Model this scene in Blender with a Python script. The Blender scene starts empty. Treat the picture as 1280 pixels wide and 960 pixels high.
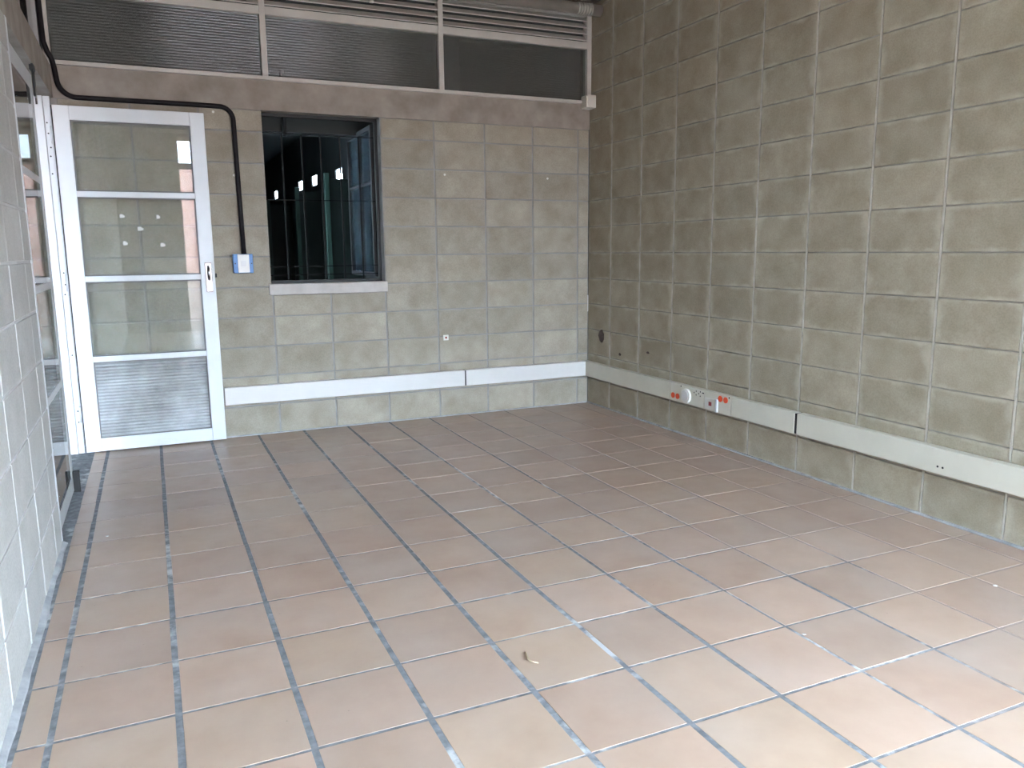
import bpy, bmesh, math, random
from mathutils import Vector, Matrix
random.seed(7)
scene = bpy.context.scene
C = scene.collection

# ------------------------------------------------------------------ camera
cam_data = bpy.data.cameras.new('camera')
cam = bpy.data.objects.new('camera', cam_data)
C.objects.link(cam)
cam.location = (-3.1807, -5.552, 1.2311)
cam.rotation_euler = (1.4033, 0.0095, -0.4255)
cam_data.sensor_width = 36.0
cam_data.lens = 990.88 / 1280 * 36.0
cam_data.clip_start = 0.02
scene.camera = cam

# ------------------------------------------------------------------ sky and exposure
world = bpy.data.worlds.new('overcast_sky')
scene.world = world
world.use_nodes = True
bg = world.node_tree.nodes['Background']
bg.inputs[0].default_value = (0.69, 0.88, 1.09, 1)
bg.inputs[1].default_value = 33.0
vs = scene.view_settings
vs.view_transform = 'Standard'
vs.look = 'None'
vs.gamma = 1.0
vs.use_curve_mapping = False
vs.exposure = 0.95

# ------------------------------------------------------------------ room measures (metres)
# corner of back and right wall at the origin; back wall y = 0, right wall x = 0
XL = -3.612          # left wall face
YR = -8.20           # rear wall, behind the camera
ZC = 3.04            # ceiling
ZLB, ZLT = 2.14, 2.325   # concrete lintel
YE = -1.80           # where the block part of the left wall ends
ROW = 0.2
BX0, BXS = 0.0975, 0.3897    # back wall joints
RY0, RYS = 0.3356, 0.3957    # right wall joints


# ------------------------------------------------------------------ material helpers
def new_mat(name):
    m = bpy.data.materials.new(name)
    m.use_nodes = True
    nt = m.node_tree
    return m, nt, nt.nodes['Principled BSDF']


def N(nt, t, **kw):
    n = nt.nodes.new(t)
    for k, v in kw.items():
        if k == 'inp':
            for i, val in v.items():
                n.inputs[i].default_value = val
        else:
            setattr(n, k, v)
    return n


def L(nt, a, b):
    nt.links.new(a, b)


def ramp(nt, fac, stops):
    r = N(nt, 'ShaderNodeValToRGB')
    el = r.color_ramp.elements
    while len(el) < len(stops):
        el.new(0.5)
    for e, (p, c) in zip(el, stops):
        e.position = p
        e.color = (c[0], c[1], c[2], 1)
    L(nt, fac, r.inputs[0])
    return r.outputs[0]


def mixc(nt, fac, a, b, mode='MIX'):
    m = N(nt, 'ShaderNodeMix', data_type='RGBA', blend_type=mode)
    for s, v in ((m.inputs[0], fac), (m.inputs[6], a), (m.inputs[7], b)):
        if hasattr(v, 'links'):
            L(nt, v, s)
        elif isinstance(v, (int, float)):
            s.default_value = v
        else:
            s.default_value = (v[0], v[1], v[2], 1)
    return m.outputs[2]


def math_n(nt, op, a, b=None, clamp=False):
    m = N(nt, 'ShaderNodeMath', operation=op, use_clamp=clamp)
    for i, v in enumerate((a, b)):
        if v is None:
            continue
        if hasattr(v, 'links'):
            L(nt, v, m.inputs[i])
        else:
            m.inputs[i].default_value = v
    return m.outputs[0]


def random_vec(nt):
    """object coordinates shifted by a random amount per object"""
    tc = N(nt, 'ShaderNodeTexCoord')
    oi = N(nt, 'ShaderNodeObjectInfo')
    mul = math_n(nt, 'MULTIPLY', oi.outputs['Random'], 37.0)
    add = N(nt, 'ShaderNodeVectorMath', operation='ADD')
    L(nt, tc.outputs['Object'], add.inputs[0])
    L(nt, mul, add.inputs[1])
    return tc, oi, add.outputs[0]


def noise(nt, vec, scale, detail=4, rough=0.55):
    n = N(nt, 'ShaderNodeTexNoise', inp={'Scale': scale, 'Detail': detail, 'Roughness': rough})
    if vec is not None:
        L(nt, vec, n.inputs['Vector'])
    return n.outputs['Fac']


def block_mat(name, dark, light, lime, lime_amt, var=0.10):
    m, nt, p = new_mat(name)
    tc, oi, vec = random_vec(nt)
    n1 = noise(nt, vec, 7, 5)
    n2 = noise(nt, vec, 140, 3)
    col = ramp(nt, n1, [(0.3, dark), (0.72, light)])
    # per block tone
    tone = math_n(nt, 'ADD', math_n(nt, 'MULTIPLY', oi.outputs['Random'], 2 * var), 1 - var)
    hs = N(nt, 'ShaderNodeHueSaturation')
    L(nt, col, hs.inputs['Color'])
    L(nt, tone, hs.inputs['Value'])
    col = hs.outputs[0]
    grain = ramp(nt, n2, [(0.3, (0.88, 0.88, 0.88)), (0.62, (1.04, 1.04, 1.04))])
    col = mixc(nt, 1.0, col, grain, 'MULTIPLY')
    # lime smears along the edges of the block
    sep = N(nt, 'ShaderNodeSeparateXYZ')
    L(nt, tc.outputs['Generated'], sep.inputs[0])
    ex = math_n(nt, 'ABSOLUTE', math_n(nt, 'SUBTRACT', math_n(nt, 'MULTIPLY', sep.outputs[0], 2.0), 1.0))
    ez = math_n(nt, 'ABSOLUTE', math_n(nt, 'SUBTRACT', math_n(nt, 'MULTIPLY', sep.outputs[2], 2.0), 1.0))
    e = math_n(nt, 'MAXIMUM', ex, ez)
    e = math_n(nt, 'ADD', e, math_n(nt, 'MULTIPLY', math_n(nt, 'SUBTRACT', noise(nt, vec, 9, 4), 0.5), 0.7))
    mr = N(nt, 'ShaderNodeMapRange', interpolation_type='SMOOTHSTEP',
           inp={'From Min': 0.80, 'From Max': 1.12, 'To Min': 0.0, 'To Max': lime_amt})
    L(nt, e, mr.inputs[0])
    col = mixc(nt, mr.outputs[0], col, lime)
    L(nt, col, p.inputs['Base Color'])
    p.inputs['Roughness'].default_value = 0.92
    p.inputs['Specular IOR Level'].default_value = 0.2
    bmp = N(nt, 'ShaderNodeBump', inp={'Strength': 0.35, 'Distance': 0.004})
    L(nt, noise(nt, vec, 190, 4, 0.7), bmp.inputs['Height'])
    L(nt, bmp.outputs[0], p.inputs['Normal'])
    return m


def rough_mat(name, a, b, scale=8, rough=0.9, bump=0.25, fine=120, spec=0.25, stops=(0.3, 0.7)):
    m, nt, p = new_mat(name)
    tc = N(nt, 'ShaderNodeTexCoord')
    vec = tc.outputs['Object']
    col = ramp(nt, noise(nt, vec, scale, 6), [(stops[0], a), (stops[1], b)])
    L(nt, col, p.inputs['Base Color'])
    p.inputs['Roughness'].default_value = rough
    p.inputs['Specular IOR Level'].default_value = spec
    if bump:
        bmp = N(nt, 'ShaderNodeBump', inp={'Strength': bump, 'Distance': 0.004})
        L(nt, noise(nt, vec, fine, 4, 0.7), bmp.inputs['Height'])
        L(nt, bmp.outputs[0], p.inputs['Normal'])
    return m


def paint_mat(name, col, rough=0.45, metal=0.0, dirt=0.06, scale=6):
    m, nt, p = new_mat(name)
    tc = N(nt, 'ShaderNodeTexCoord')
    d = tuple(c * (1 - dirt) for c in col)
    c = ramp(nt, noise(nt, tc.outputs['Object'], scale, 4), [(0.35, d), (0.65, col)])
    L(nt, c, p.inputs['Base Color'])
    p.inputs['Roughness'].default_value = rough
    p.inputs['Metallic'].default_value = metal
    return m


def glass_mat(name, tint=(0.9, 0.95, 0.92), dust=0.05, dust_col=(0.6, 0.62, 0.6), gloss_rough=0.0, ior=1.5):
    m = bpy.data.materials.new(name)
    m.use_nodes = True
    nt = m.node_tree
    nt.nodes.remove(nt.nodes['Principled BSDF'])
    out = nt.nodes['Material Output']
    tr = N(nt, 'ShaderNodeBsdfTransparent', inp={0: (*tint, 1)})
    gl = N(nt, 'ShaderNodeBsdfGlossy', inp={'Color': (1, 1, 1, 1), 'Roughness': gloss_rough})
    df = N(nt, 'ShaderNodeBsdfDiffuse', inp={'Color': (*dust_col, 1)})
    m1 = N(nt, 'ShaderNodeMixShader')
    tc = N(nt, 'ShaderNodeTexCoord')
    dn = N(nt, 'ShaderNodeMapRange', inp={'From Min': 0.3, 'From Max': 0.7, 'To Min': dust * 0.6, 'To Max': dust * 1.4})
    L(nt, noise(nt, tc.outputs['Object'], 3, 4), dn.inputs[0])
    L(nt, dn.outputs[0], m1.inputs[0])
    L(nt, tr.outputs[0], m1.inputs[1])
    L(nt, df.outputs[0], m1.inputs[2])
    fr = N(nt, 'ShaderNodeFresnel', inp={'IOR': ior})
    m2 = N(nt, 'ShaderNodeMixShader')
    L(nt, fr.outputs[0], m2.inputs[0])
    L(nt, m1.outputs[0], m2.inputs[1])
    L(nt, gl.outputs[0], m2.inputs[2])
    L(nt, m2.outputs[0], out.inputs[0])
    return m


M = {}
M['block_right'] = block_mat('block_right', (0.32, 0.278, 0.202), (0.415, 0.37, 0.283), (0.56, 0.52, 0.43), 0.55, 0.065)
M['block_back'] = block_mat('block_back', (0.30, 0.268, 0.21), (0.405, 0.37, 0.302), (0.35, 0.337, 0.308), 0.45, 0.11)
M['block_left'] = block_mat('block_left', (0.42, 0.415, 0.39), (0.49, 0.485, 0.46), (0.53, 0.53, 0.52), 0.35, 0.06)
M['mortar_right'] = rough_mat('mortar_right', (0.38, 0.355, 0.30), (0.58, 0.55, 0.48), 12)
M['mortar_bed'] = rough_mat('mortar_bed', (0.20, 0.19, 0.165), (0.40, 0.38, 0.34), 5)
M['mortar_back'] = rough_mat('mortar_back', (0.24, 0.235, 0.22), (0.34, 0.335, 0.325), 9)
M['mortar_left'] = rough_mat('mortar_left', (0.42, 0.42, 0.41), (0.56, 0.56, 0.55), 9)
M['concrete'] = rough_mat('concrete', (0.25, 0.222, 0.192), (0.40, 0.362, 0.32), 6, bump=0.2)
M['ceiling'] = rough_mat('ceiling_concrete', (0.24, 0.215, 0.18), (0.33, 0.30, 0.26), 3, bump=0.15)
M['sill'] = rough_mat('sill_concrete', (0.46, 0.43, 0.40), (0.56, 0.53, 0.50), 10, bump=0.12)
M['fillet'] = rough_mat('fillet_mortar', (0.27, 0.275, 0.28), (0.46, 0.465, 0.47), 14, bump=0.3)


def grout_mat():
    m, nt, p = new_mat('grout')
    tc = N(nt, 'ShaderNodeTexCoord')
    v = tc.outputs['Object']
    base = ramp(nt, noise(nt, v, 30, 4), [(0.3, (0.12, 0.125, 0.135)), (0.7, (0.25, 0.26, 0.275))])
    big = noise(nt, v, 1.6, 3)
    det = noise(nt, v, 18, 4)
    f = math_n(nt, 'ADD', math_n(nt, 'MULTIPLY', big, 0.65), math_n(nt, 'MULTIPLY', det, 0.5))
    mask = ramp(nt, f, [(0.60, (0, 0, 0)), (0.72, (1, 1, 1))])
    col = mixc(nt, mask, base, (0.52, 0.53, 0.54))
    # along the right wall the joints are smeared over with clay coloured dust
    sx = N(nt, 'ShaderNodeSeparateXYZ')
    L(nt, v, sx.inputs[0])
    wob = math_n(nt, 'ADD', sx.outputs[0], math_n(nt, 'MULTIPLY', math_n(nt, 'SUBTRACT', noise(nt, v, 2.2, 4), 0.5), 2.4))
    mr = N(nt, 'ShaderNodeMapRange', interpolation_type='SMOOTHSTEP', inp={'From Min': -1.35, 'From Max': -0.55, 'To Min': 0.0, 'To Max': 0.92})
    L(nt, wob, mr.inputs[0])
    col = mixc(nt, mr.outputs[0], col, (0.40, 0.32, 0.275))
    L(nt, col, p.inputs['Base Color'])
    p.inputs['Roughness'].default_value = 0.85
    bmp = N(nt, 'ShaderNodeBump', inp={'Strength': 0.4, 'Distance': 0.003})
    L(nt, noise(nt, v, 90, 4), bmp.inputs['Height'])
    L(nt, bmp.outputs[0], p.inputs['Normal'])
    return m


def tile_mat():
    m, nt, p = new_mat('clay_tile')
    tc, oi, vec = random_vec(nt)
    n1 = noise(nt, vec, 5, 5)
    col = ramp(nt, n1, [(0.3, (0.395, 0.278, 0.210)), (0.7, (0.465, 0.342, 0.270))])
    # each tile its own shade, pink to buff
    var = ramp(nt, oi.outputs['Random'], [(0.0, (0.90, 0.90, 0.90)), (0.35, (1.0, 0.96, 0.94)), (0.7, (1.03, 1.03, 0.98)), (1.0, (1.10, 1.07, 1.06))])
    col = mixc(nt, 1.0, col, var, 'MULTIPLY')
    # grey worn film
    wn = noise(nt, vec, 2.3, 4)
    wm = ramp(nt, wn, [(0.42, (0, 0, 0)), (0.75, (1, 1, 1))])
    col = mixc(nt, math_n(nt, 'MULTIPLY', wm, 0.45), col, (0.42, 0.362, 0.318))
    # specks
    sp = N(nt, 'ShaderNodeTexVoronoi', inp={'Scale': 11.0})
    L(nt, vec, sp.inputs['Vector'])
    sm = ramp(nt, sp.outputs['Distance'], [(0.018, (1, 1, 1)), (0.032, (0, 0, 0))])
    col = mixc(nt, math_n(nt, 'MULTIPLY', sm, 0.5), col, (0.16, 0.12, 0.10))
    L(nt, col, p.inputs['Base Color'])
    rg = N(nt, 'ShaderNodeMapRange', inp={'From Min': 0.3, 'From Max': 0.7, 'To Min': 0.30, 'To Max': 0.42})
    L(nt, noise(nt, vec, 9, 4), rg.inputs[0])
    L(nt, rg.outputs[0], p.inputs['Roughness'])
    p.inputs['Specular IOR Level'].default_value = 0.65
    bmp = N(nt, 'ShaderNodeBump', inp={'Strength': 0.10, 'Distance': 0.0006})
    L(nt, noise(nt, vec, 14, 4), bmp.inputs['Height'])
    L(nt, bmp.outputs[0], p.inputs['Normal'])
    return m


M['grout'] = grout_mat()
M['tile'] = tile_mat()
M['white_paint'] = paint_mat('white_paint', (0.70, 0.74, 0.76), 0.35, 0, 0.05)
M['cream_frame'] = paint_mat('cream_frame_paint', (0.58, 0.565, 0.52), 0.5, 0, 0.1)
M['grey_frame'] = paint_mat('grey_frame_paint', (0.42, 0.43, 0.43), 0.45, 0, 0.1)
M['leaf_frame'] = paint_mat('leaf_frame_paint', (0.52, 0.54, 0.55), 0.4, 0, 0.1)
M['bead'] = paint_mat('glazing_bead', (0.17, 0.175, 0.175), 0.6)
M['trunk'] = paint_mat('trunking_enamel', (0.66, 0.635, 0.54), 0.4, 0, 0.05)
M['trunk_white'] = paint_mat('trunking_enamel_white', (0.66, 0.65, 0.63), 0.4, 0, 0.05)
M['black_pipe'] = paint_mat('black_conduit', (0.018, 0.016, 0.018), 0.45, 0, 0.4, 20)
M['blue'] = paint_mat('blue_plastic', (0.10, 0.26, 0.56), 0.45, 0, 0.15, 30)
M['white_plastic'] = paint_mat('white_plastic', (0.72, 0.71, 0.66), 0.4)
M['orange'] = paint_mat('orange_plastic', (0.85, 0.10, 0.03), 0.4)
M['red_dark'] = paint_mat('red_socket', (0.25, 0.03, 0.03), 0.4)
M['dark'] = paint_mat('dark_slot', (0.02, 0.02, 0.02), 0.6)
M['chrome'] = paint_mat('chrome', (0.45, 0.45, 0.47), 0.22, 1.0, 0.1)
M['steel_pipe'] = paint_mat('galvanised_steel', (0.50, 0.48, 0.44), 0.4, 0.5, 0.2)
M['dark_metal'] = paint_mat('dark_metal', (0.015, 0.017, 0.017), 0.6, 0.0, 0.2)
M['bars'] = paint_mat('grille_paint', (0.012, 0.014, 0.014), 0.7, 0.0, 0.2)
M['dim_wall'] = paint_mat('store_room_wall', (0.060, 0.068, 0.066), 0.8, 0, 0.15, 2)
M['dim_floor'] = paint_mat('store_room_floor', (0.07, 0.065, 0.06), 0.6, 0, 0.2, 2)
M['green'] = paint_mat('green_panel', (0.08, 0.15, 0.12), 0.5, 0, 0.2, 3)
M['green_shaded'] = paint_mat('shaded_green_panel', (0.022, 0.036, 0.030), 0.6, 0, 0.2, 3)  # green lowered in colour to imitate shade on the panel faces
M['blue_grey'] = paint_mat('blue_grey_metal', (0.16, 0.20, 0.22), 0.45, 0, 0.12, 3)
for k in ('bars', 'black_pipe'):
    M[k].node_tree.nodes['Principled BSDF'].inputs['Specular IOR Level'].default_value = 0.12
M['glass'] = glass_mat('clear_glass', (0.93, 0.95, 0.94), 0.06)
M['glass_leaf'] = glass_mat('green_glass', (0.72, 0.80, 0.76), 0.05)
M['glass_dark'] = glass_mat('grimy_glass', (0.75, 0.8, 0.78), 0.02, (0.35, 0.37, 0.36))
M['glass_casement'] = glass_mat('sheen_casement_glass', (0.6, 0.68, 0.72), 0.32, (0.36, 0.46, 0.50))  # bluish diffuse share stands in for a bright reflection on the panes
M['reeded_dark'] = glass_mat('reeded_grey_glass', (0.5, 0.53, 0.5), 0.24, (0.30, 0.315, 0.295), 0.12)
M['reeded'] = glass_mat('reeded_glass', (0.82, 0.86, 0.86), 0.48, (0.68, 0.73, 0.75), 0.25)
M['paper'] = paint_mat('tape_paper', (0.82, 0.82, 0.80), 0.8)
M['twig'] = paint_mat('dry_twig', (0.55, 0.45, 0.30), 0.8)
M['chip'] = rough_mat('mortar_chip', (0.45, 0.44, 0.42), (0.6, 0.59, 0.57), 40, bump=0)
M['stain'] = rough_mat('stain', (0.07, 0.045, 0.04), (0.13, 0.10, 0.09), 30, bump=0)


# ------------------------------------------------------------------ mesh helpers
def obj(name, bm, mat, parent=None, smooth=False):
    me = bpy.data.meshes.new(name)
    bmesh.ops.recalc_face_normals(bm, faces=bm.faces)
    bm.to_mesh(me)
    bm.free()
    me.materials.append(M[mat] if isinstance(mat, str) else mat)
    if smooth:
        for p in me.polygons:
            p.use_smooth = True
    o = bpy.data.objects.new(name, me)
    C.objects.link(o)
    if parent:
        o.parent = parent
    return o


def empty(name, loc=(0, 0, 0), parent=None):
    o = bpy.data.objects.new(name, None)
    o.empty_display_size = 0.1
    o.location = loc
    C.objects.link(o)
    if parent:
        o.parent = parent
    return o


def tag(o, label, cat=None, group=None, kind=None):
    o['label'] = label
    if cat:
        o['category'] = cat
    if group:
        o['group'] = group
    if kind:
        o['kind'] = kind
    return o


def add_box(bm, a, b, bevel=0.0):
    x0, x1 = sorted((a[0], b[0])); y0, y1 = sorted((a[1], b[1])); z0, z1 = sorted((a[2], b[2]))
    r = bmesh.ops.create_cube(bm, size=1.0)
    for v in r['verts']:
        v.co = Vector((x0 + (v.co.x + .5) * (x1 - x0), y0 + (v.co.y + .5) * (y1 - y0), z0 + (v.co.z + .5) * (z1 - z0)))
    if bevel:
        es = list({e for v in r['verts'] for e in v.link_edges})
        bmesh.ops.bevel(bm, geom=es, offset=bevel, segments=2, affect='EDGES', profile=0.5)


def box(name, a, b, mat, parent=None, bevel=0.0):
    bm = bmesh.new()
    add_box(bm, a, b, bevel)
    return obj(name, bm, mat, parent)


def boxes(name, lst, mat, parent=None, bevel=0.0):
    bm = bmesh.new()
    for a, b in lst:
        add_box(bm, a, b, bevel)
    return obj(name, bm, mat, parent)


def add_tube(bm, pts, r, seg=12, caps=True):
    pts = [Vector(p) for p in pts]
    rings = []
    up = None
    for i, p in enumerate(pts):
        d = (pts[min(i + 1, len(pts) - 1)] - pts[max(i - 1, 0)]).normalized()
        if up is None:
            up = Vector((0, 0, 1)) if abs(d.z) < 0.9 else Vector((0, 1, 0))
        s = d.cross(up).normalized()
        up = s.cross(d).normalized()
        rings.append([bm.verts.new(p + r * (math.cos(t) * s + math.sin(t) * up)) for t in [2 * math.pi * k / seg for k in range(seg)]])
    for a, b in zip(rings, rings[1:]):
        for k in range(seg):
            bm.faces.new((a[k], a[(k + 1) % seg], b[(k + 1) % seg], b[k]))
    if caps:
        bm.faces.new(rings[0]); bm.faces.new(rings[-1])


def tube(name, pts, r, mat, parent=None, seg=12):
    bm = bmesh.new()
    add_tube(bm, pts, r, seg)
    return obj(name, bm, mat, parent, smooth=True)


def add_disc(bm, c, axis, r, depth, seg=20, sx=1.0):
    """short cylinder, c = centre of the base, axis = unit Vector out of the wall"""
    axis = Vector(axis)
    z = Vector((0, 0, 1))
    s = axis.cross(z).normalized()
    a = []; b = []
    for k in range(seg):
        t = 2 * math.pi * k / seg
        o = Vector(c) + r * (sx * math.cos(t) * s + math.sin(t) * z)
        a.append(bm.verts.new(o)); b.append(bm.verts.new(o + axis * depth))
    for k in range(seg):
        bm.faces.new((a[k], a[(k + 1) % seg], b[(k + 1) % seg], b[k]))
    bm.faces.new(b); bm.faces.new(a)


def piece_mesh(name, lx, ly, lz, ch, mat, face):
    """block or tile centred on its front face; face 'y' looks to -y, face 'z' looks up; chamfered front edge"""
    bm = bmesh.new()
    hx, hz = lx / 2, lz / 2
    def ring(ix, d):
        pts = []
        for sx, sz in ((-1, -1), (1, -1), (1, 1), (-1, 1)):
            pts.append(bm.verts.new((sx * (hx - ix), d, sz * (hz - ix))))
        return pts
    r0 = ring(ch, 0.0); r1 = ring(0, ch * 0.8); r2 = ring(0, ly)
    bm.faces.new(r0); bm.faces.new(r2)
    for a, b in ((r0, r1), (r1, r2)):
        for k in range(4):
            bm.faces.new((a[k], a[(k + 1) % 4], b[(k + 1) % 4], b[k]))
    if face == 'z':
        bmesh.ops.rotate(bm, verts=bm.verts, cent=(0, 0, 0), matrix=Matrix.Rotation(-math.pi / 2, 3, 'X'))
    bmesh.ops.recalc_face_normals(bm, faces=bm.faces)
    me = bpy.data.meshes.new(name)
    bm.to_mesh(me); bm.free()
    me.materials.append(M[mat])
    return me


cache = {}
NEAR = -6.3          # pieces of floor and right wall beyond this line (behind the camera) are joined into one mesh


def join_field(name, parts, parent, mat):
    bm = bmesh.new()
    for me, mw in parts:
        n0 = len(bm.verts)
        bm.from_mesh(me)
        bm.verts.ensure_lookup_table()
        for v in bm.verts[n0:]:
            v.co = mw @ v.co
    o = obj(name, bm, mat, parent)
    o['kind'] = 'stuff'
    return o


def collect(bucket, o):
    bucket.append((o.data, o.matrix_basis.copy()))
    bpy.data.objects.remove(o)



def piece(name, parent, loc, size, rotz, mat, face='y', ch=0.004, jit=0.0):
    key = (mat, face, tuple(round(s, 3) for s in size))
    if key not in cache:
        cache[key] = piece_mesh(name, size[0], size[1], size[2], ch, mat, face)
    o = bpy.data.objects.new(name, cache[key])
    o.location = loc
    tilt = random.uniform(-jit, jit)
    if face == 'y':
        o.rotation_euler = (random.uniform(-jit, jit), 0, rotz + tilt)
    else:
        o.rotation_euler = (tilt, random.uniform(-jit, jit), rotz)
    C.objects.link(o)
    o.parent = parent
    return o


def structure(name, label, parent=None):
    o = empty(name, (0, 0, 0), parent)
    tag(o, label, None, None, 'structure')
    return o


# ------------------------------------------------------------------ floor: grout bed and clay tiles
TX, TXS, TY, TYS = -2.8941, 0.3063, -3.0709, 0.3113
floor = box('floor', (XL - 0.02, YR, -0.12), (0.02, 0.02, -0.0010), 'grout')
tag(floor, 'floor of square terracotta clay tiles in grey grout', None, None, 'structure')
far_tiles = []
xs = [XL + 0.022] + [TX + TXS * c for c in range(-2, 10)] + [-0.012]
ys = [-0.012] + [TY + TYS * r for r in range(9, -17, -1)] + [YR + 0.01]
for i in range(len(xs) - 1):
    for j in range(len(ys) - 1):
        x0, x1, y1, y0 = xs[i], xs[i + 1], ys[j], ys[j + 1]
        gx = 0.018 if i < 7 else 0.0125
        gy = 0.006 if (y0 + y1) / 2 > -2.4 else 0.0105
        sx, sy = x1 - x0 - gx, y1 - y0 - gy
        if sx < 0.03 or sy < 0.03:
            continue
        t = piece('tile', floor, ((x0 + x1) / 2 + random.uniform(-.0012, .0012), (y0 + y1) / 2 + random.uniform(-.001, .001), random.uniform(-.0003, .0003)),
              (sx, 0.018, sy), 0, 'tile', 'z', 0.0006, 0.0006)
        if (y0 + y1) / 2 < NEAR:
            collect(far_tiles, t)
join_field('tile_field', far_tiles, floor, 'tile')

# ------------------------------------------------------------------ right wall
wr = structure('wall_right', 'right wall of stack bonded grey concrete blocks')
VY0, VY1, VZ0, VZ1 = -7.4582, -5.8754, 0.803, 2.603     # window in the right wall, behind the camera's view
boxes('mortar_bed', [((0.007, VY1, 0), (0.16, 0.16, ZC)), ((0.007, YR, 0), (0.16, VY0, ZC)),
                     ((0.007, VY0, 0), (0.16, VY1, VZ0)), ((0.007, VY0, VZ1), (0.16, VY1, ZC))], 'mortar_bed', wr)
rj = [0.0] + [RY0 + RYS * c for c in range(0, 21)]
rj = [-y for y in rj if y < -YR - 0.1] + [YR]
zrows = [0.0] + [0.003 + ROW * r for r in range(1, 16)] + [ZC]
bm = bmesh.new()
for y in rj[1:-1]:
    if VY0 - 0.02 < y < VY1 + 0.02:
        continue
    add_box(bm, (-0.0006, y - 0.0042, 0.004), (0.010, y + 0.0042, ZC))
obj('head_joint', bm, 'mortar_right', wr)
far_blocks = []
for j in range(len(rj) - 1):
    for k in range(len(zrows) - 1):
        y1, y0 = rj[j], rj[j + 1]
        z0, z1 = zrows[k], zrows[k + 1]
        if z1 - z0 < 0.02 or (VY0 < (y0 + y1) / 2 < VY1 and VZ0 < (z0 + z1) / 2 < VZ1):
            continue
        # local x runs along -y of the room, front faces -x
        t = piece('block', wr, (random.uniform(-.0008, .0008), (y0 + y1) / 2, (z0 + z1) / 2),
              (y1 - y0 - 0.013, 0.05, z1 - z0 - 0.006), -math.pi / 2, 'block_right', 'y', 0.003, 0.0025)
        if (y0 + y1) / 2 < NEAR:
            collect(far_blocks, t)
join_field('block_field', far_blocks, wr, 'block_right')

# ------------------------------------------------------------------ back wall with its window opening
WX0, WX1, WZ0 = -2.442, -1.656, 1.02
wb = structure('wall_back', 'back wall of stack bonded grey concrete blocks around the dark window')
boxes('mortar_bed', [((XL - 0.2, 0.005, 0), (WX0, 0.15, ZLB)), ((WX1, 0.005, 0), (0.0, 0.15, ZLB)),
                     ((WX0, 0.005, 0), (WX1, 0.15, 0.95))], 'mortar_back', wb)
bj = [0.0] + [-(BX0 + BXS * c) for c in range(0, 10)]
zb = [0.003 + ROW * r if r else 0.0 for r in range(0, 11)] + [ZLB]
for j in range(len(bj) - 1):
    x1, x0 = bj[j], bj[j + 1]
    for k in range(len(zb) - 1):
        z0, z1 = zb[k], zb[k + 1]
        if x1 <= WX1 + 0.01 and x0 >= WX0 - 0.01 and z1 > 0.95:
            if z0 >= 1.0:
                continue
            z1 = 0.948
        piece('block', wb, ((x0 + x1) / 2, random.uniform(-.0008, .0008), (z0 + z1) / 2),
              (x1 - x0 - 0.011, 0.05, z1 - z0 - 0.008), 0, 'block_back', 'y', 0.003, 0.0025)

# ------------------------------------------------------------------ left wall
wl = structure('wall_left', 'left wall of pale concrete blocks ending at the doorway')
box('mortar_bed', (XL - 0.13, YR, 0), (XL - 0.003, YE, ZLB), 'mortar_left', wl)
lj = [YE] + [-2.0 - 0.39 * c for c in range(0, 17) if -2.0 - 0.39 * c > YR + 0.1] + [YR]
for j in range(len(lj) - 1):
    y1, y0 = lj[j], lj[j + 1]
    for k in range(len(zb) - 1):
        z0, z1 = zb[k], zb[k + 1]
        piece('block', wl, (XL + random.uniform(-.0008, .0008), (y0 + y1) / 2, (z0 + z1) / 2),
              (y1 - y0 - 0.011, 0.05, z1 - z0 - 0.009), math.pi / 2, 'block_left', 'y', 0.003, 0.0025)

# ------------------------------------------------------------------ lintel beams, ceiling, rear wall
t1 = boxes('trim_1', [((XL - 0.2, -0.006, ZLB), (0.0, 0.16, ZLT))], 'concrete')
tag(t1, 'raw concrete lintel beam above the dark window', None, None, 'structure')
t2 = box('trim_2', (XL - 0.16, YR, ZLB), (XL - 0.006, -0.006, ZLT), 'concrete')
tag(t2, 'raw concrete lintel beam above the glass double door', None, None, 'structure')
ce = box('ceiling', (XL - 2.9, YR - 0.9, ZC), (0.16, 0.3, ZC + 0.15), 'ceiling')
tag(ce, 'concrete ceiling slab', None, None, 'structure')
OX0, OX1 = -2.70, -0.25
re_ = boxes('wall_rear', [((XL - 0.2, YR - 0.15, 0), (OX0, YR, ZC)), ((OX1, YR - 0.15, 0), (0.16, YR, ZC)),
                          ((OX0, YR - 0.15, 2.52), (OX1, YR, 2.60)), ((OX0, YR - 0.15, 3.0), (OX1, YR, ZC))], 'concrete')
tag(re_, 'rear wall with a wide opening to the yard', None, None, 'structure')

# mortar fillets along the floor
f1 = bmesh.new()
for a, b in (((-0.012, YR, -0.003), (0.004, 0.0, 0.009)), ((XL, -0.010, -0.003), (0.0, 0.004, 0.007))):
    add_box(f1, a, b, 0.003)
tag(obj('baseboard_right', f1, 'fillet'), 'thin pale mortar fillet along the foot of the walls', None, None, 'structure')
f2 = bmesh.new()
n = 60
prev = None
for i in range(n + 1):
    y = YR + (YE + 0.02 - YR) * i / n
    w = 0.020 + random.uniform(-.005, .006)
    h = 0.012 + random.uniform(-.004, .004)
    ring = [f2.verts.new((XL - 0.004, y, -0.003)), f2.verts.new((XL + w, y, -0.003)), f2.verts.new((XL + w * .75, y, 0.003)), f2.verts.new((XL - 0.004, y, h))]
    if prev:
        for k in range(3):
            f2.faces.new((prev[k], prev[k + 1], ring[k + 1], ring[k]))
    prev = ring
tag(obj('baseboard_left', f2, 'fillet'), 'rough white mortar fillet along the foot of the left wall', None, None, 'structure')


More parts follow.
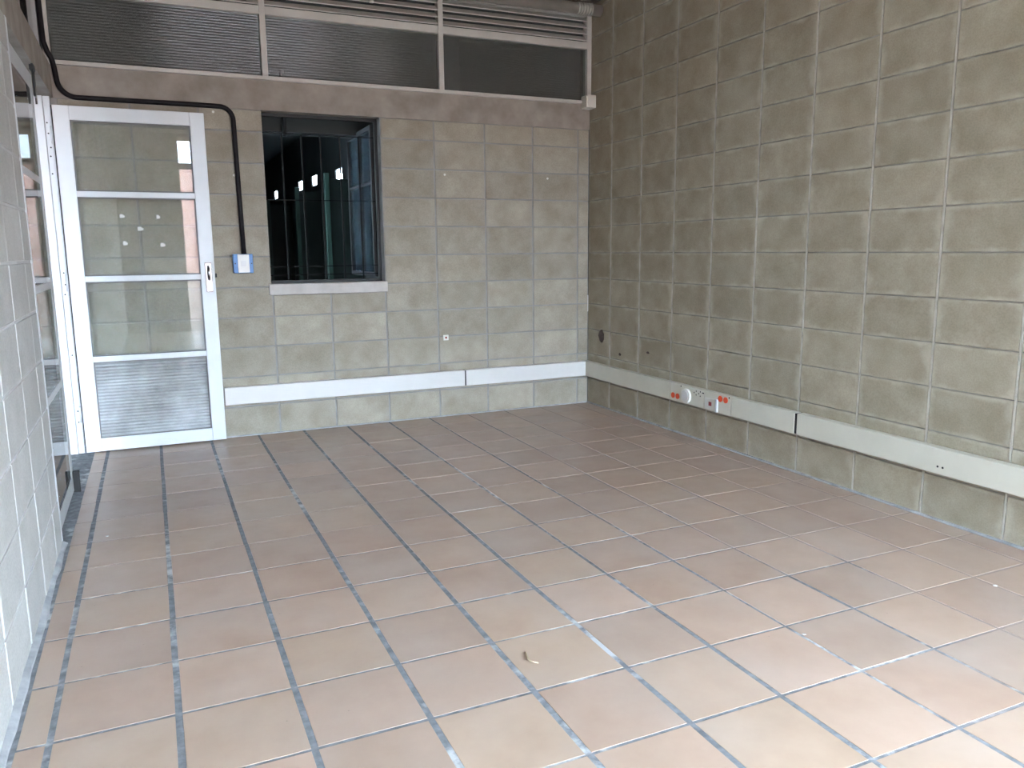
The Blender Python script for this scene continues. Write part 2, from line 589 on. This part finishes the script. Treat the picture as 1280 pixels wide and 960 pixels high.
# ------------------------------------------------------------------ reeded glass panes
def reeded(name, x0, x1, z0, z1, y, pitch, amp, mat, parent, axis='y'):
    bm = bmesh.new()
    nn = max(3, int((z1 - z0) / pitch * 6))
    prev = None
    for i in range(nn + 1):
        z = z0 + (z1 - z0) * i / nn
        o = y + amp * math.cos(2 * math.pi * (z - z0) / pitch)
        if axis == 'y':
            r = [bm.verts.new((x0, o, z)), bm.verts.new((x1, o, z))]
        else:
            r = [bm.verts.new((o, x0, z)), bm.verts.new((o, x1, z))]
        if prev:
            bm.faces.new((prev[0], prev[1], r[1], r[0]))
        prev = r
    return obj(name, bm, mat, parent, smooth=True)


# ------------------------------------------------------------------ window_1: clerestory over the back lintel
w1 = structure('window_1', 'cream framed clerestory of reeded glass and louvres above the back wall')
mx = [-0.020, -1.207, -2.405, -3.625]
box('bottom_rail', (mx[3] - 0.02, -0.030, ZLT), (0.0, 0.03, ZLT + 0.024), 'cream_frame', w1, 0.002)
for x in mx:
    box('mullion', (x - 0.018, -0.032, ZLT + 0.024), (x + 0.018, 0.03, ZC), 'cream_frame', w1, 0.002)
for a, b in zip(mx[1:], mx[:-1]):
    x0, x1 = a + 0.018, b - 0.018
    box('transom', (x0, -0.028, 2.722), (x1, 0.03, 2.772), 'cream_frame', w1, 0.002)
    box('head_rail', (x0, -0.028, 2.955), (x1, 0.03, ZC), 'cream_frame', w1, 0.002)
    reeded('pane', x0, x1, ZLT + 0.024, 2.722, 0.0, 0.0165, 0.0016, 'reeded_dark', w1)
    for k in range(4):
        z = 2.788 + 0.046 * k
        bm = bmesh.new()
        add_box(bm, (x0, -0.030, -0.0035), (x1, 0.030, 0.0035))
        bmesh.ops.rotate(bm, verts=bm.verts, cent=(0, 0, 0), matrix=Matrix.Rotation(math.radians(38), 3, 'X'))
        bmesh.ops.translate(bm, verts=bm.verts, vec=(0, 0.0, z + 0.012))
        obj('louvre_slat', bm, 'cream_frame', w1)
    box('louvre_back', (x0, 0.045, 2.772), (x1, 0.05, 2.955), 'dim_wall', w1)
box('latch', (-1.705, -0.045, 2.868), (-1.678, -0.02, 2.925), 'white_plastic', w1, 0.002)

# ------------------------------------------------------------------ window_2: clerestory over the left lintel
w2 = structure('window_2', 'green tinted clerestory glass above the left lintel')
my = [-0.045, -1.25, -2.45, -3.65, -4.85, -6.05, -7.25, YR + 0.02]
box('bottom_rail', (XL - 0.09, YR, ZLT), (XL - 0.045, -0.03, ZLT + 0.02), 'grey_frame', w2)
for y in my:
    box('mullion', (XL - 0.09, y - 0.016, ZLT + 0.02), (XL - 0.045, y + 0.016, ZC), 'grey_frame', w2)
for b, a in zip(my[:-1], my[1:]):
    box('pane', (XL - 0.070, a + 0.016, ZLT + 0.02), (XL - 0.066, b - 0.016, ZC), 'glass_leaf', w2)

# ------------------------------------------------------------------ window_3: the dark opening with grille
w3 = structure('window_3', 'dark barred window opening with a pale concrete sill in the back wall')
box('sill', (-2.458, -0.022, 0.947), (-1.646, 0.16, WZ0), 'sill', w3, 0.004)
boxes('frame', [((WX0, 0.085, WZ0), (WX0 + 0.012, 0.11, ZLB)), ((WX1 - 0.02, 0.085, WZ0), (WX1, 0.11, ZLB)),
                ((WX0, 0.085, WZ0), (WX1, 0.11, WZ0 + 0.02)), ((WX0, 0.085, ZLB - 0.02), (WX1, 0.11, ZLB))], 'dark_metal', w3)
# casement swung fully open into the store room
ca = boxes('casement', [((-0.022, 0, 0.0), (0.012, 0.03, 1.06)), ((-0.022, 0.70, 0.0), (0.012, 0.73, 1.06)), ((-0.018, 0.35, 0.03), (0.008, 0.37, 1.03)),
                        ((-0.022, 0.03, 0.0), (0.012, 0.70, 0.03)), ((-0.022, 0.03, 1.03), (0.012, 0.70, 1.06)), ((-0.018, 0.03, 0.66), (0.008, 0.70, 0.675))], 'dark_metal', w3)
ca.location = (WX1 - 0.012, 0.15, WZ0 + 0.03)
for (a, b) in ((0.03, 0.35), (0.37, 0.70)):
    for (c, d) in ((0.03, 0.66), (0.675, 1.03)):
        box('pane', (-0.007, a, c), (-0.003, b, d), 'glass_casement', ca)
for x in (-2.303, -2.172, -2.045, -1.911, -1.779):
    box('bar', (x - 0.005, 0.130, WZ0), (x + 0.005, 0.140, 2.02), 'bars', w3)
for z in (2.018, 1.582, 1.132, 1.074):
    box('cross_bar', (WX0, 0.126, z - 0.003), (WX1, 0.130, z + 0.003), 'bars', w3)

# ------------------------------------------------------------------ door_1: the open white glass leaf
HX, HY = -3.624, -0.085       # hinge edge of the leaf, room face
DW, DT = 0.825, 0.038


def leaf(root, mat, glass_m, reed_m, DT=DT, gy=0.018):
    """leaf in local coordinates: x from the hinge to the free edge, room face at y = 0, back at y = DT"""
    S, top, bot = 0.085, 2.088, 0.010
    for x in (0.0, DW - S):
        box('stile', (x, 0, bot), (x + S, DT, top), mat, root, 0.003)
    zr = [(bot, 0.092), (0.572, 0.606), (1.064, 1.098), (1.567, 1.601), (2.008, top)]
    for k, (z0, z1) in enumerate(zr):
        box('rail', (S, 0.001, z0), (DW - S, DT - 0.001, z1), mat, root, 0.003)
    panes = []
    for k in range(4):
        z0, z1 = zr[k][1], zr[k + 1][0]
        if reed_m:
          boxes('glazing_bead', [((S, 0.008, z0), (S + 0.008, 0.016, z1)), ((DW - S - 0.008, 0.008, z0), (DW - S, 0.016, z1)),
                               ((S, 0.008, z0), (DW - S, 0.016, z0 + 0.008)), ((S, 0.008, z1 - 0.008), (DW - S, 0.016, z1))], 'bead', root)
        if k == 0 and reed_m:
            panes.append(reeded('pane', S, DW - S, z0, z1, 0.020, 0.0200, 0.0042, reed_m, root))
        else:
            panes.append(box('pane', (S, gy, z0), (DW - S, gy + 0.003, z1), glass_m, root))
    return panes


d1 = structure('door_1', 'white framed glass door leaf standing open against the back wall')
d1.location = (HX, HY, 0)
d1.rotation_euler = (0, 0, math.radians(-0.2))
panes = leaf(d1, 'white_paint', 'glass', 'reeded')
# lock plate with its flush pull
lk = boxes('lock_plate', [((DW - 0.058, -0.010, 0.985), (DW - 0.018, 0.0, 1.170))], 'chrome', d1, 0.004)
bm = bmesh.new()
add_tube(bm, [(DW - 0.038, -0.010, 1.145), (DW - 0.038, -0.030, 1.135), (DW - 0.038, -0.034, 1.105), (DW - 0.038, -0.030, 1.072), (DW - 0.038, -0.010, 1.062)], 0.008, 10)
obj('pull_handle', bm, 'chrome', lk, True)
bm = bmesh.new()
add_disc(bm, (DW - 0.038, -0.010, 1.022), (0, -1, 0), 0.014, 0.008)
obj('lock_cylinder', bm, 'chrome', lk)
box('latch_bolt', (DW, 0.012, 1.075), (DW + 0.012, 0.026, 1.10), 'dark_metal', d1)
# scraps of white tape left on the second pane from the top
for (sx, sz, w, h) in ((-3.305, 1.458, .030, .024), (-3.104, 1.455, .022, .026), (-3.209, 1.382, .036, .026), (-3.301, 1.295, .028, .028), (-3.090, 1.284, .030, .026)):
    lx = sx - HX
    bm = bmesh.new()
    v = [bm.verts.new((lx + a * w / 2, 0.0165, sz + b * h / 2)) for a, b in ((-1, -1), (.7, -.8), (1, .1), (.3, .5), (.1, 1), (-1, .8))]
    f = bm.faces.new(v)
    e = bmesh.ops.extrude_face_region(bm, geom=[f])
    bmesh.ops.translate(bm, verts=[g for g in e['geom'] if isinstance(g, bmesh.types.BMVert)], vec=(0, 0.0012, 0))
    obj('tape_scrap', bm, 'paper', panes[2])

box('gap_shade_strip', (-0.006, 0.006, 0.012), (-0.0005, 0.03, 2.086), 'dark', d1)  # dark strip stands in for the shade in the gap at the hinge edge

# door frame post in the corner with hinges
fr = structure('trim_3', 'white steel door post in the corner carrying the open door leaf')
box('post', (-3.715, -0.052, 0.0), (-3.672, 0.0, ZLB), 'white_paint', fr, 0.002)
box('groove_shade_strip', (-3.6735, -0.0525, 0.005), (-3.6700, -0.044, ZLB - 0.005), 'grey_frame', fr)  # strip colours in the shaded line where post and stop meet
box('stop', (-3.669, -0.044, 0.0), (-3.634, 0.0, ZLB), 'white_paint', fr, 0.002)
for z in (0.25, 1.06, 1.92):
    tube('hinge', [(-3.637, -0.058, z - 0.05), (-3.637, -0.058, z + 0.05)], 0.008, 'white_paint', fr, 10)
for z in (0.20, 0.27, 0.62, 0.99, 1.05, 1.12, 1.70, 1.80, 1.85, 1.93, 1.99):
    bm = bmesh.new()
    add_disc(bm, (-3.655 + random.uniform(-.006, .006), -0.044, z), (0, -1, 0), 0.0045, 0.001, 8)
    obj('screw_hole', bm, 'dark_metal', fr)

# ------------------------------------------------------------------ door_2: the closed leaf in the left wall plane
d2 = structure('door_2', 'closed glass door leaf set in the left wall beside the block wall end')
d2.location = (-3.628, -1.755, 0)
d2.rotation_euler = (0, 0, math.radians(90))
leaf(d2, 'leaf_frame', 'glass_leaf', None, 0.022, 0.002)
box('floor_bolt', (DW - 0.030, -0.030, 0.0), (DW - 0.010, 0.0, 0.115), 'dark_metal', d2, 0.003)
tube('bolt_rod', [(DW - 0.055, -0.012, 1.98), (DW - 0.055, -0.012, 2.13)], 0.005, 'dark_metal', d2, 8)
tube('bolt_rod', [(DW - 0.015, -0.012, 1.95), (DW - 0.015, -0.012, 2.10)], 0.005, 'chrome', d2, 8)
box('bolt_keep', (DW - 0.065, -0.02, 2.10), (DW - 0.008, 0.0, 2.125), 'dark_metal', d2, 0.002)
tr4 = box('trim_4', (-3.70, YE, 0.0), (-3.612, YE + 0.04, ZLB), 'white_paint')
tag(tr4, 'white steel post at the end of the left block wall', None, None, 'structure')
thr = box('trim_5', (-3.72, YE, -0.08), (XL - 0.02, 0.0, 0.001), 'grout')
tag(thr, 'grey cement threshold under the double door', None, None, 'structure')


# ------------------------------------------------------------------ cable trunking
def trunk(name, segs, label, mat):
    o = empty(name)
    tag(o, label, 'cable trunking')
    for a, b in segs:
        bm = bmesh.new()
        add_box(bm, a, b, 0.004)
        obj('channel', bm, mat, o)
    return o


TZ0, TZ1, TD = 0.227, 0.345, 0.05
tb = trunk('cable_trunking', [((-2.790, -TD, TZ0), (-1.084, -0.001, TZ1)), ((-1.074, -TD, TZ0), (-0.0, -0.001, TZ1))],
           'white metal cable trunking along the back wall under the window', 'trunk_white')
box('joint', (-1.085, -TD + 0.003, TZ0 + 0.003), (-1.073, -0.002, TZ1 - 0.003), 'dark', tb)
trr = trunk('cable_trunking', [((-TD, -1.195, TZ0), (-0.001, -TD, TZ1)), ((-TD, -2.340, TZ0), (-0.001, -1.820, TZ1)),
                               ((-TD, -4.60, TZ0), (-0.001, -2.358, TZ1)), ((-TD, YR + 0.05, TZ0), (-0.001, -4.61, TZ1))],
            'cream metal cable trunking with orange sockets along the right wall', 'trunk')
box('joint', (-TD + 0.004, -2.36, TZ0 + 0.004), (-0.002, -2.338, TZ1 - 0.004), 'dark', trr)
bm = bmesh.new()
add_box(bm, (-TD, -1.560, TZ0), (-0.001, -1.198, TZ1), 0.003)
sp1 = obj('socket_panel', bm, 'trunk', trr)
bm = bmesh.new()
add_box(bm, (-TD, -1.817, TZ0), (-0.001, -1.564, TZ1), 0.003)
sp2 = obj('socket_panel', bm, 'trunk', trr)
AX = (-1, 0, 0)


def disc(name, y, z, r, depth, mat, parent, sx=1.0, base=-TD):
    bm = bmesh.new()
    add_disc(bm, (base, y, z), AX, r, depth, 18, sx)
    return obj(name, bm, mat, parent)


for y, z, par in ((-1.237, 0.263, sp1), (-1.287, 0.263, sp1), (-1.722, 0.318, sp2), (-1.772, 0.318, sp2)):
    s = disc('orange_socket', y, z, 0.019, 0.004, 'orange', par)
    s['label'] = 'bright orange socket face'
disc('round_socket', -1.385, 0.283, 0.047, 0.016, 'white_plastic', sp1)
disc('socket_rim', -1.385, 0.283, 0.036, 0.003, 'trunk_white', sp1, 1, -TD - 0.016)
for k, (dy, dz) in enumerate(((0, 0), (0.022, 0.012), (0.022, -0.012), (0.05, 0), (0.066, 0.014), (0.066, -0.014), (0.09, 0.01), (0.1, 0.01))):
    disc('pin_hole', -1.462 - dy * 0.95, 0.316 + dz, 0.0045, 0.0008, 'dark', sp1)
disc('screw', -1.322, 0.336, 0.005, 0.001, 'dark', sp1)
disc('screw', -1.803, 0.337, 0.005, 0.001, 'dark', sp2)
box('data_jack', (-TD - 0.003, -1.640, 0.258), (-TD, -1.612, 0.283), 'red_dark', sp2)
box('jack_plate', (-TD - 0.002, -1.670, 0.235), (-TD + 0.001, -1.575, 0.305), 'white_plastic', sp2)
box('jack_cover', (-TD - 0.012, -1.702, 0.229), (-TD, -1.686, 0.310), 'white_paint', sp2, 0.002)
for y in (-3.215, -3.24):
    disc('screw', y, 0.262, 0.005, 0.001, 'dark', trr)

# ------------------------------------------------------------------ small fittings
so = empty('wall_socket', (-1.213, 0, 0.594))
tag(so, 'tiny white outlet with dark centre on the back wall', 'outlet')
box('plate', (-0.020, -0.010, -0.020), (0.020, -0.0005, 0.020), 'white_plastic', so, 0.002)
bm = bmesh.new()
add_disc(bm, (0, -0.010, 0), (0, -1, 0), 0.008, 0.001, 12)
obj('jack', bm, 'red_dark', so)

eb = empty('switch_box', (-2.617, 0, 1.160))
tag(eb, 'blue plastic electrical box with white cover plate beside the door', 'electrical box')
box('box', (-0.062, -0.045, -0.062), (0.062, -0.0005, 0.062), 'blue', eb, 0.004)
cp = box('cover_plate', (-0.034, -0.052, -0.059), (0.038, -0.044, 0.059), 'white_plastic', eb, 0.003)
box('blank_insert', (-0.014, -0.054, -0.018), (0.018, -0.051, 0.018), 'trunk_white', cp, 0.001)
for x in (-0.05, 0.052):
    bm = bmesh.new()
    add_disc(bm, (x, -0.045, 0), (0, -1, 0), 0.004, 0.001, 8)
    obj('screw', bm, 'dark', eb)


def arc(c, r, a0, a1, ex, ez, y, n=8):
    return [(c[0] + r * math.cos(a0 + (a1 - a0) * i / n) * ex, y, c[1] + r * math.sin(a0 + (a1 - a0) * i / n) * ez) for i in range(n + 1)]


cy = -0.0175
pts = [(-2.606, cy, 1.215), (-2.612, cy, 1.6), (-2.618, cy, 2.06)]
pts += arc((-2.698, 2.065), 0.08, 0, math.pi / 2, 1, 1, cy)[1:]
pts += [(-2.9, cy, 2.147), (-3.2, cy, 2.146), (-3.49, cy, 2.146)]
pts += [(-3.49 - 0.10 * math.sin(t), cy, 2.246 - 0.10 * math.cos(t)) for t in [math.pi / 2 * i / 8 for i in range(1, 9)]]
pts += [(-3.596, -0.024, 2.31), (-3.604, -0.036, 2.355), (-3.622, -0.047, 2.39), (-3.636, -0.052, 2.44), (-3.639, -0.052, 2.6), (-3.639, -0.052, 2.8), (-3.639, -0.052, ZC - 0.002)]
cd = tube('conduit', pts, 0.0150, 'black_pipe', None, 12)
tag(cd, 'black conduit running from the blue box along the lintel up the corner', 'conduit')

sb = empty('sensor_box', (-0.0, -0.055, 2.33))
tag(sb, 'small beige plastic box high in the corner beside the clerestory', 'sensor')
box('housing', (-0.075, -0.05, -0.045), (-0.001, 0.045, 0.05), 'white_plastic', sb, 0.004)
box('lid', (-0.082, -0.044, -0.038), (-0.074, 0.038, 0.042), 'trunk', sb, 0.003)

for x, z in ((-2.633, 1.725), (-2.735, 2.112), (-1.192, 1.770), (-0.363, 1.765)):
    bm = bmesh.new()
    add_disc(bm, (x, -0.0005, z), (0, -1, 0), 0.008, 0.004, 10)
    obj('wall_plug', bm, 'white_plastic', wb)
box('plaster_patch', (-0.007, -0.006, 0.74), (-0.001, -0.0005, 0.87), 'paper', wb)

# pipe under the ceiling
pp = empty('ceiling_pipe', (0, 0, 0))
tag(pp, 'galvanised pipe running under the ceiling above the louvres', 'pipe')
tube('pipe', [(XL + 0.05, -0.16, 2.962), (-0.004, -0.16, 2.962)], 0.040, 'steel_pipe', pp, 16)
for k in range(6):
    x = -0.20 + 0.022 * k
    tube('coupling_ring', [(x, -0.16, 2.962), (x + 0.012, -0.16, 2.962)], 0.045, 'steel_pipe', pp, 16)

# stains and holes on the right wall, chips on the floor
for y, z, w, h, nm in ((-0.216, 0.561, 0.045, 0.050, 'burn mark'), (-0.487, 0.448, 0.016, 0.010, 'dent'), (-0.857, 0.502, 0.018, 0.009, 'dent')):
    bm = bmesh.new()
    ring = []
    for k in range(14):
        t = 2 * math.pi * k / 14
        rr = random.uniform(0.75, 1.1)
        ring.append(bm.verts.new((-0.0028, y + w * rr * math.cos(t), z + h * rr * math.sin(t))))
    f = bm.faces.new(ring)
    e = bmesh.ops.extrude_face_region(bm, geom=[f])
    bmesh.ops.translate(bm, verts=[g for g in e['geom'] if isinstance(g, bmesh.types.BMVert)], vec=(0.0022, 0, 0))
    obj('soot_stain' if nm == 'burn mark' else 'chipped_spot', bm, 'stain', wr)

tw = tube('twig', [(-2.213, -3.489, 0.004), (-2.222, -3.53, 0.005), (-2.224, -3.545, 0.006), (-2.205, -3.562, 0.004)], 0.0022, 'twig', None, 6)
tag(tw, 'thin bent dry twig lying on the clay tiles', 'twig')
for (x, y, s, lab) in ((-1.353, -3.767, 0.008, 'tiny white mortar chip in a grout joint near the right wall trunking'),
                       (-3.441, -1.77, 0.009, 'tiny white mortar chip on the tiles beside the double door'),
                       (-0.45, -3.783, 0.010, 'tiny white mortar chip on the tiles at the foot of the right wall')):
    bm = bmesh.new()
    bmesh.ops.create_icosphere(bm, subdivisions=1, radius=s)
    for v in bm.verts:
        v.co *= random.uniform(0.6, 1.2)
        v.co.z = v.co.z * 0.3 + 0.002
    o = obj('mortar_chip', bm, 'chip')
    o.location = (x, y, 0.002)
    tag(o, lab, 'debris')

# ------------------------------------------------------------------ store room seen through the window
RX0, RX1, RY1 = -3.80, -1.0, 12.0
st = structure('wall_store_room', 'dim store room walls behind the barred window')
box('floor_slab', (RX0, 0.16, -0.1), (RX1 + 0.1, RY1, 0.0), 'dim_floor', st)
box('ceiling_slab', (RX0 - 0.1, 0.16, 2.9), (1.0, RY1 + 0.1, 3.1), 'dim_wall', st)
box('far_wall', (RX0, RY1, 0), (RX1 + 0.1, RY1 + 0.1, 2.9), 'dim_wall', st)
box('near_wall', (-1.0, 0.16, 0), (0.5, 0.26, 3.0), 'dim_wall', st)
boxes('partition', [((RX0 - 0.1, 0.16, 0), (RX0, 2.0, 2.9)), ((RX0 - 0.1, 2.6, 0), (RX0, RY1, 2.9)), ((RX0 - 0.1, 2.0, 0), (RX0, 2.6, 1.5)), ((RX0 - 0.1, 2.0, 2.1), (RX0, 2.6, 2.9))], 'dim_wall', st)  # gap in this unseen side wall added to let daylight brighten the room
sl = [(4.336, 2.155), (5.893, 2.207), (6.995, 2.219), (9.546, 2.248)]
SW, SH = 0.19, 0.066
lst = [((RX1, 0.16, 0), (RX1 + 0.02, RY1, 2.08)), ((RX1, 0.16, 2.33), (RX1 + 0.02, RY1, 2.9))]
prev = 0.16
for y, z in sl:
    lst.append(((RX1, prev, 2.08), (RX1 + 0.02, y - SW, 2.33)))
    lst.append(((RX1, y - SW, 2.08), (RX1 + 0.02, y + SW, z - SH)))
    lst.append(((RX1, y - SW, z + SH), (RX1 + 0.02, y + SW, 2.33)))
    prev = y + SW
lst.append(((RX1, prev, 2.08), (RX1 + 0.02, RY1, 2.33)))
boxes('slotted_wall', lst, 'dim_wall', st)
box('beam', (RX0, 0.55, 2.09), (RX1, 0.75, 2.9), 'dim_wall', st)
tube('down_pipe', [(-2.22, 0.5, 2.5), (-2.22, 0.5, 2.05)], 0.016, 'dark_metal', st, 8)
for (y, d, lab) in ((3.2, 0.36, 'green partition panel closest to the barred window'),
                    (5.2, 0.34, 'green partition panel in the middle of the store room'),
                    (7.9, 0.34, 'green partition panel deepest in the store room')):
    g = empty('partition_panel', (RX1, y, 0))
    tag(g, lab, 'partition', 'green panels in the store room')
    box('panel', (-d, -0.02, 0.12), (-0.001, 0.02, 2.0), 'green_shaded', g, 0.003)
    box('post', (-d - 0.05, -0.03, 0.0), (-d, 0.03, 2.06), 'green', g, 0.003)

# corridor outside the double door
co = structure('wall_corridor', 'dim corridor beyond the glass double door')
box('floor_slab', (-6.4, YR, -0.1), (-3.72, 0.15, -0.004), 'dim_floor', co)
box('outer_wall', (-6.5, YR, 0), (-6.4, 0.15, ZC), 'mortar_left', co)
box('end_wall', (-6.4, 0.16, 0), (-3.81, 0.26, ZC), 'mortar_left', co)

# yard behind the camera and beside the right wall
M['paving'] = rough_mat('brick_paving', (0.10, 0.062, 0.045), (0.15, 0.095, 0.07), 3, bump=0)
gd = boxes('ground', [((-60, -60, -0.15), (60, YR - 0.15, -0.05)), ((0.17, YR - 0.15, -0.15), (60, 10, -0.05))], 'paving')
tag(gd, 'paved yard behind the room', None, None, 'structure')


def brick_mat():
    m, nt, p = new_mat('brick_facade')
    tc = N(nt, 'ShaderNodeTexCoord')
    mp = N(nt, 'ShaderNodeMapping')
    mp.inputs['Rotation'].default_value = (math.pi / 2, 0, 0)
    L(nt, tc.outputs['Object'], mp.inputs[0])
    b = N(nt, 'ShaderNodeTexBrick', inp={'Scale': 4.0, 'Color1': (0.42, 0.20, 0.15, 1), 'Color2': (0.34, 0.16, 0.12, 1), 'Mortar': (0.45, 0.42, 0.38, 1)})
    L(nt, mp.outputs[0], b.inputs['Vector'])
    L(nt, b.outputs[0], p.inputs['Base Color'])
    p.inputs['Roughness'].default_value = 0.9
    return m


M['brick'] = brick_mat()
bb = empty('brick_building', (0, -40, -0.05))
tag(bb, 'red brick building across the yard mirrored in the door glass', 'building')
box('facade', (-25, -4, 0), (25, 0, 5.6), 'brick', bb)
box('parapet', (-25.1, -4.1, 5.6), (25.1, 0.1, 5.85), 'concrete', bb)

b2 = empty('brick_building', (7.0, -8.0, -0.05))  # added out of view to keep low sky light off the upper walls
tag(b2, 'unseen red brick building added beside the right wall to block low sky', 'building')
box('facade', (0, -14, 0), (4, 16, 4.2), 'brick', b2)
box('parapet', (-0.1, -14.1, 4.2), (4.1, 16.1, 4.4), 'concrete', b2)
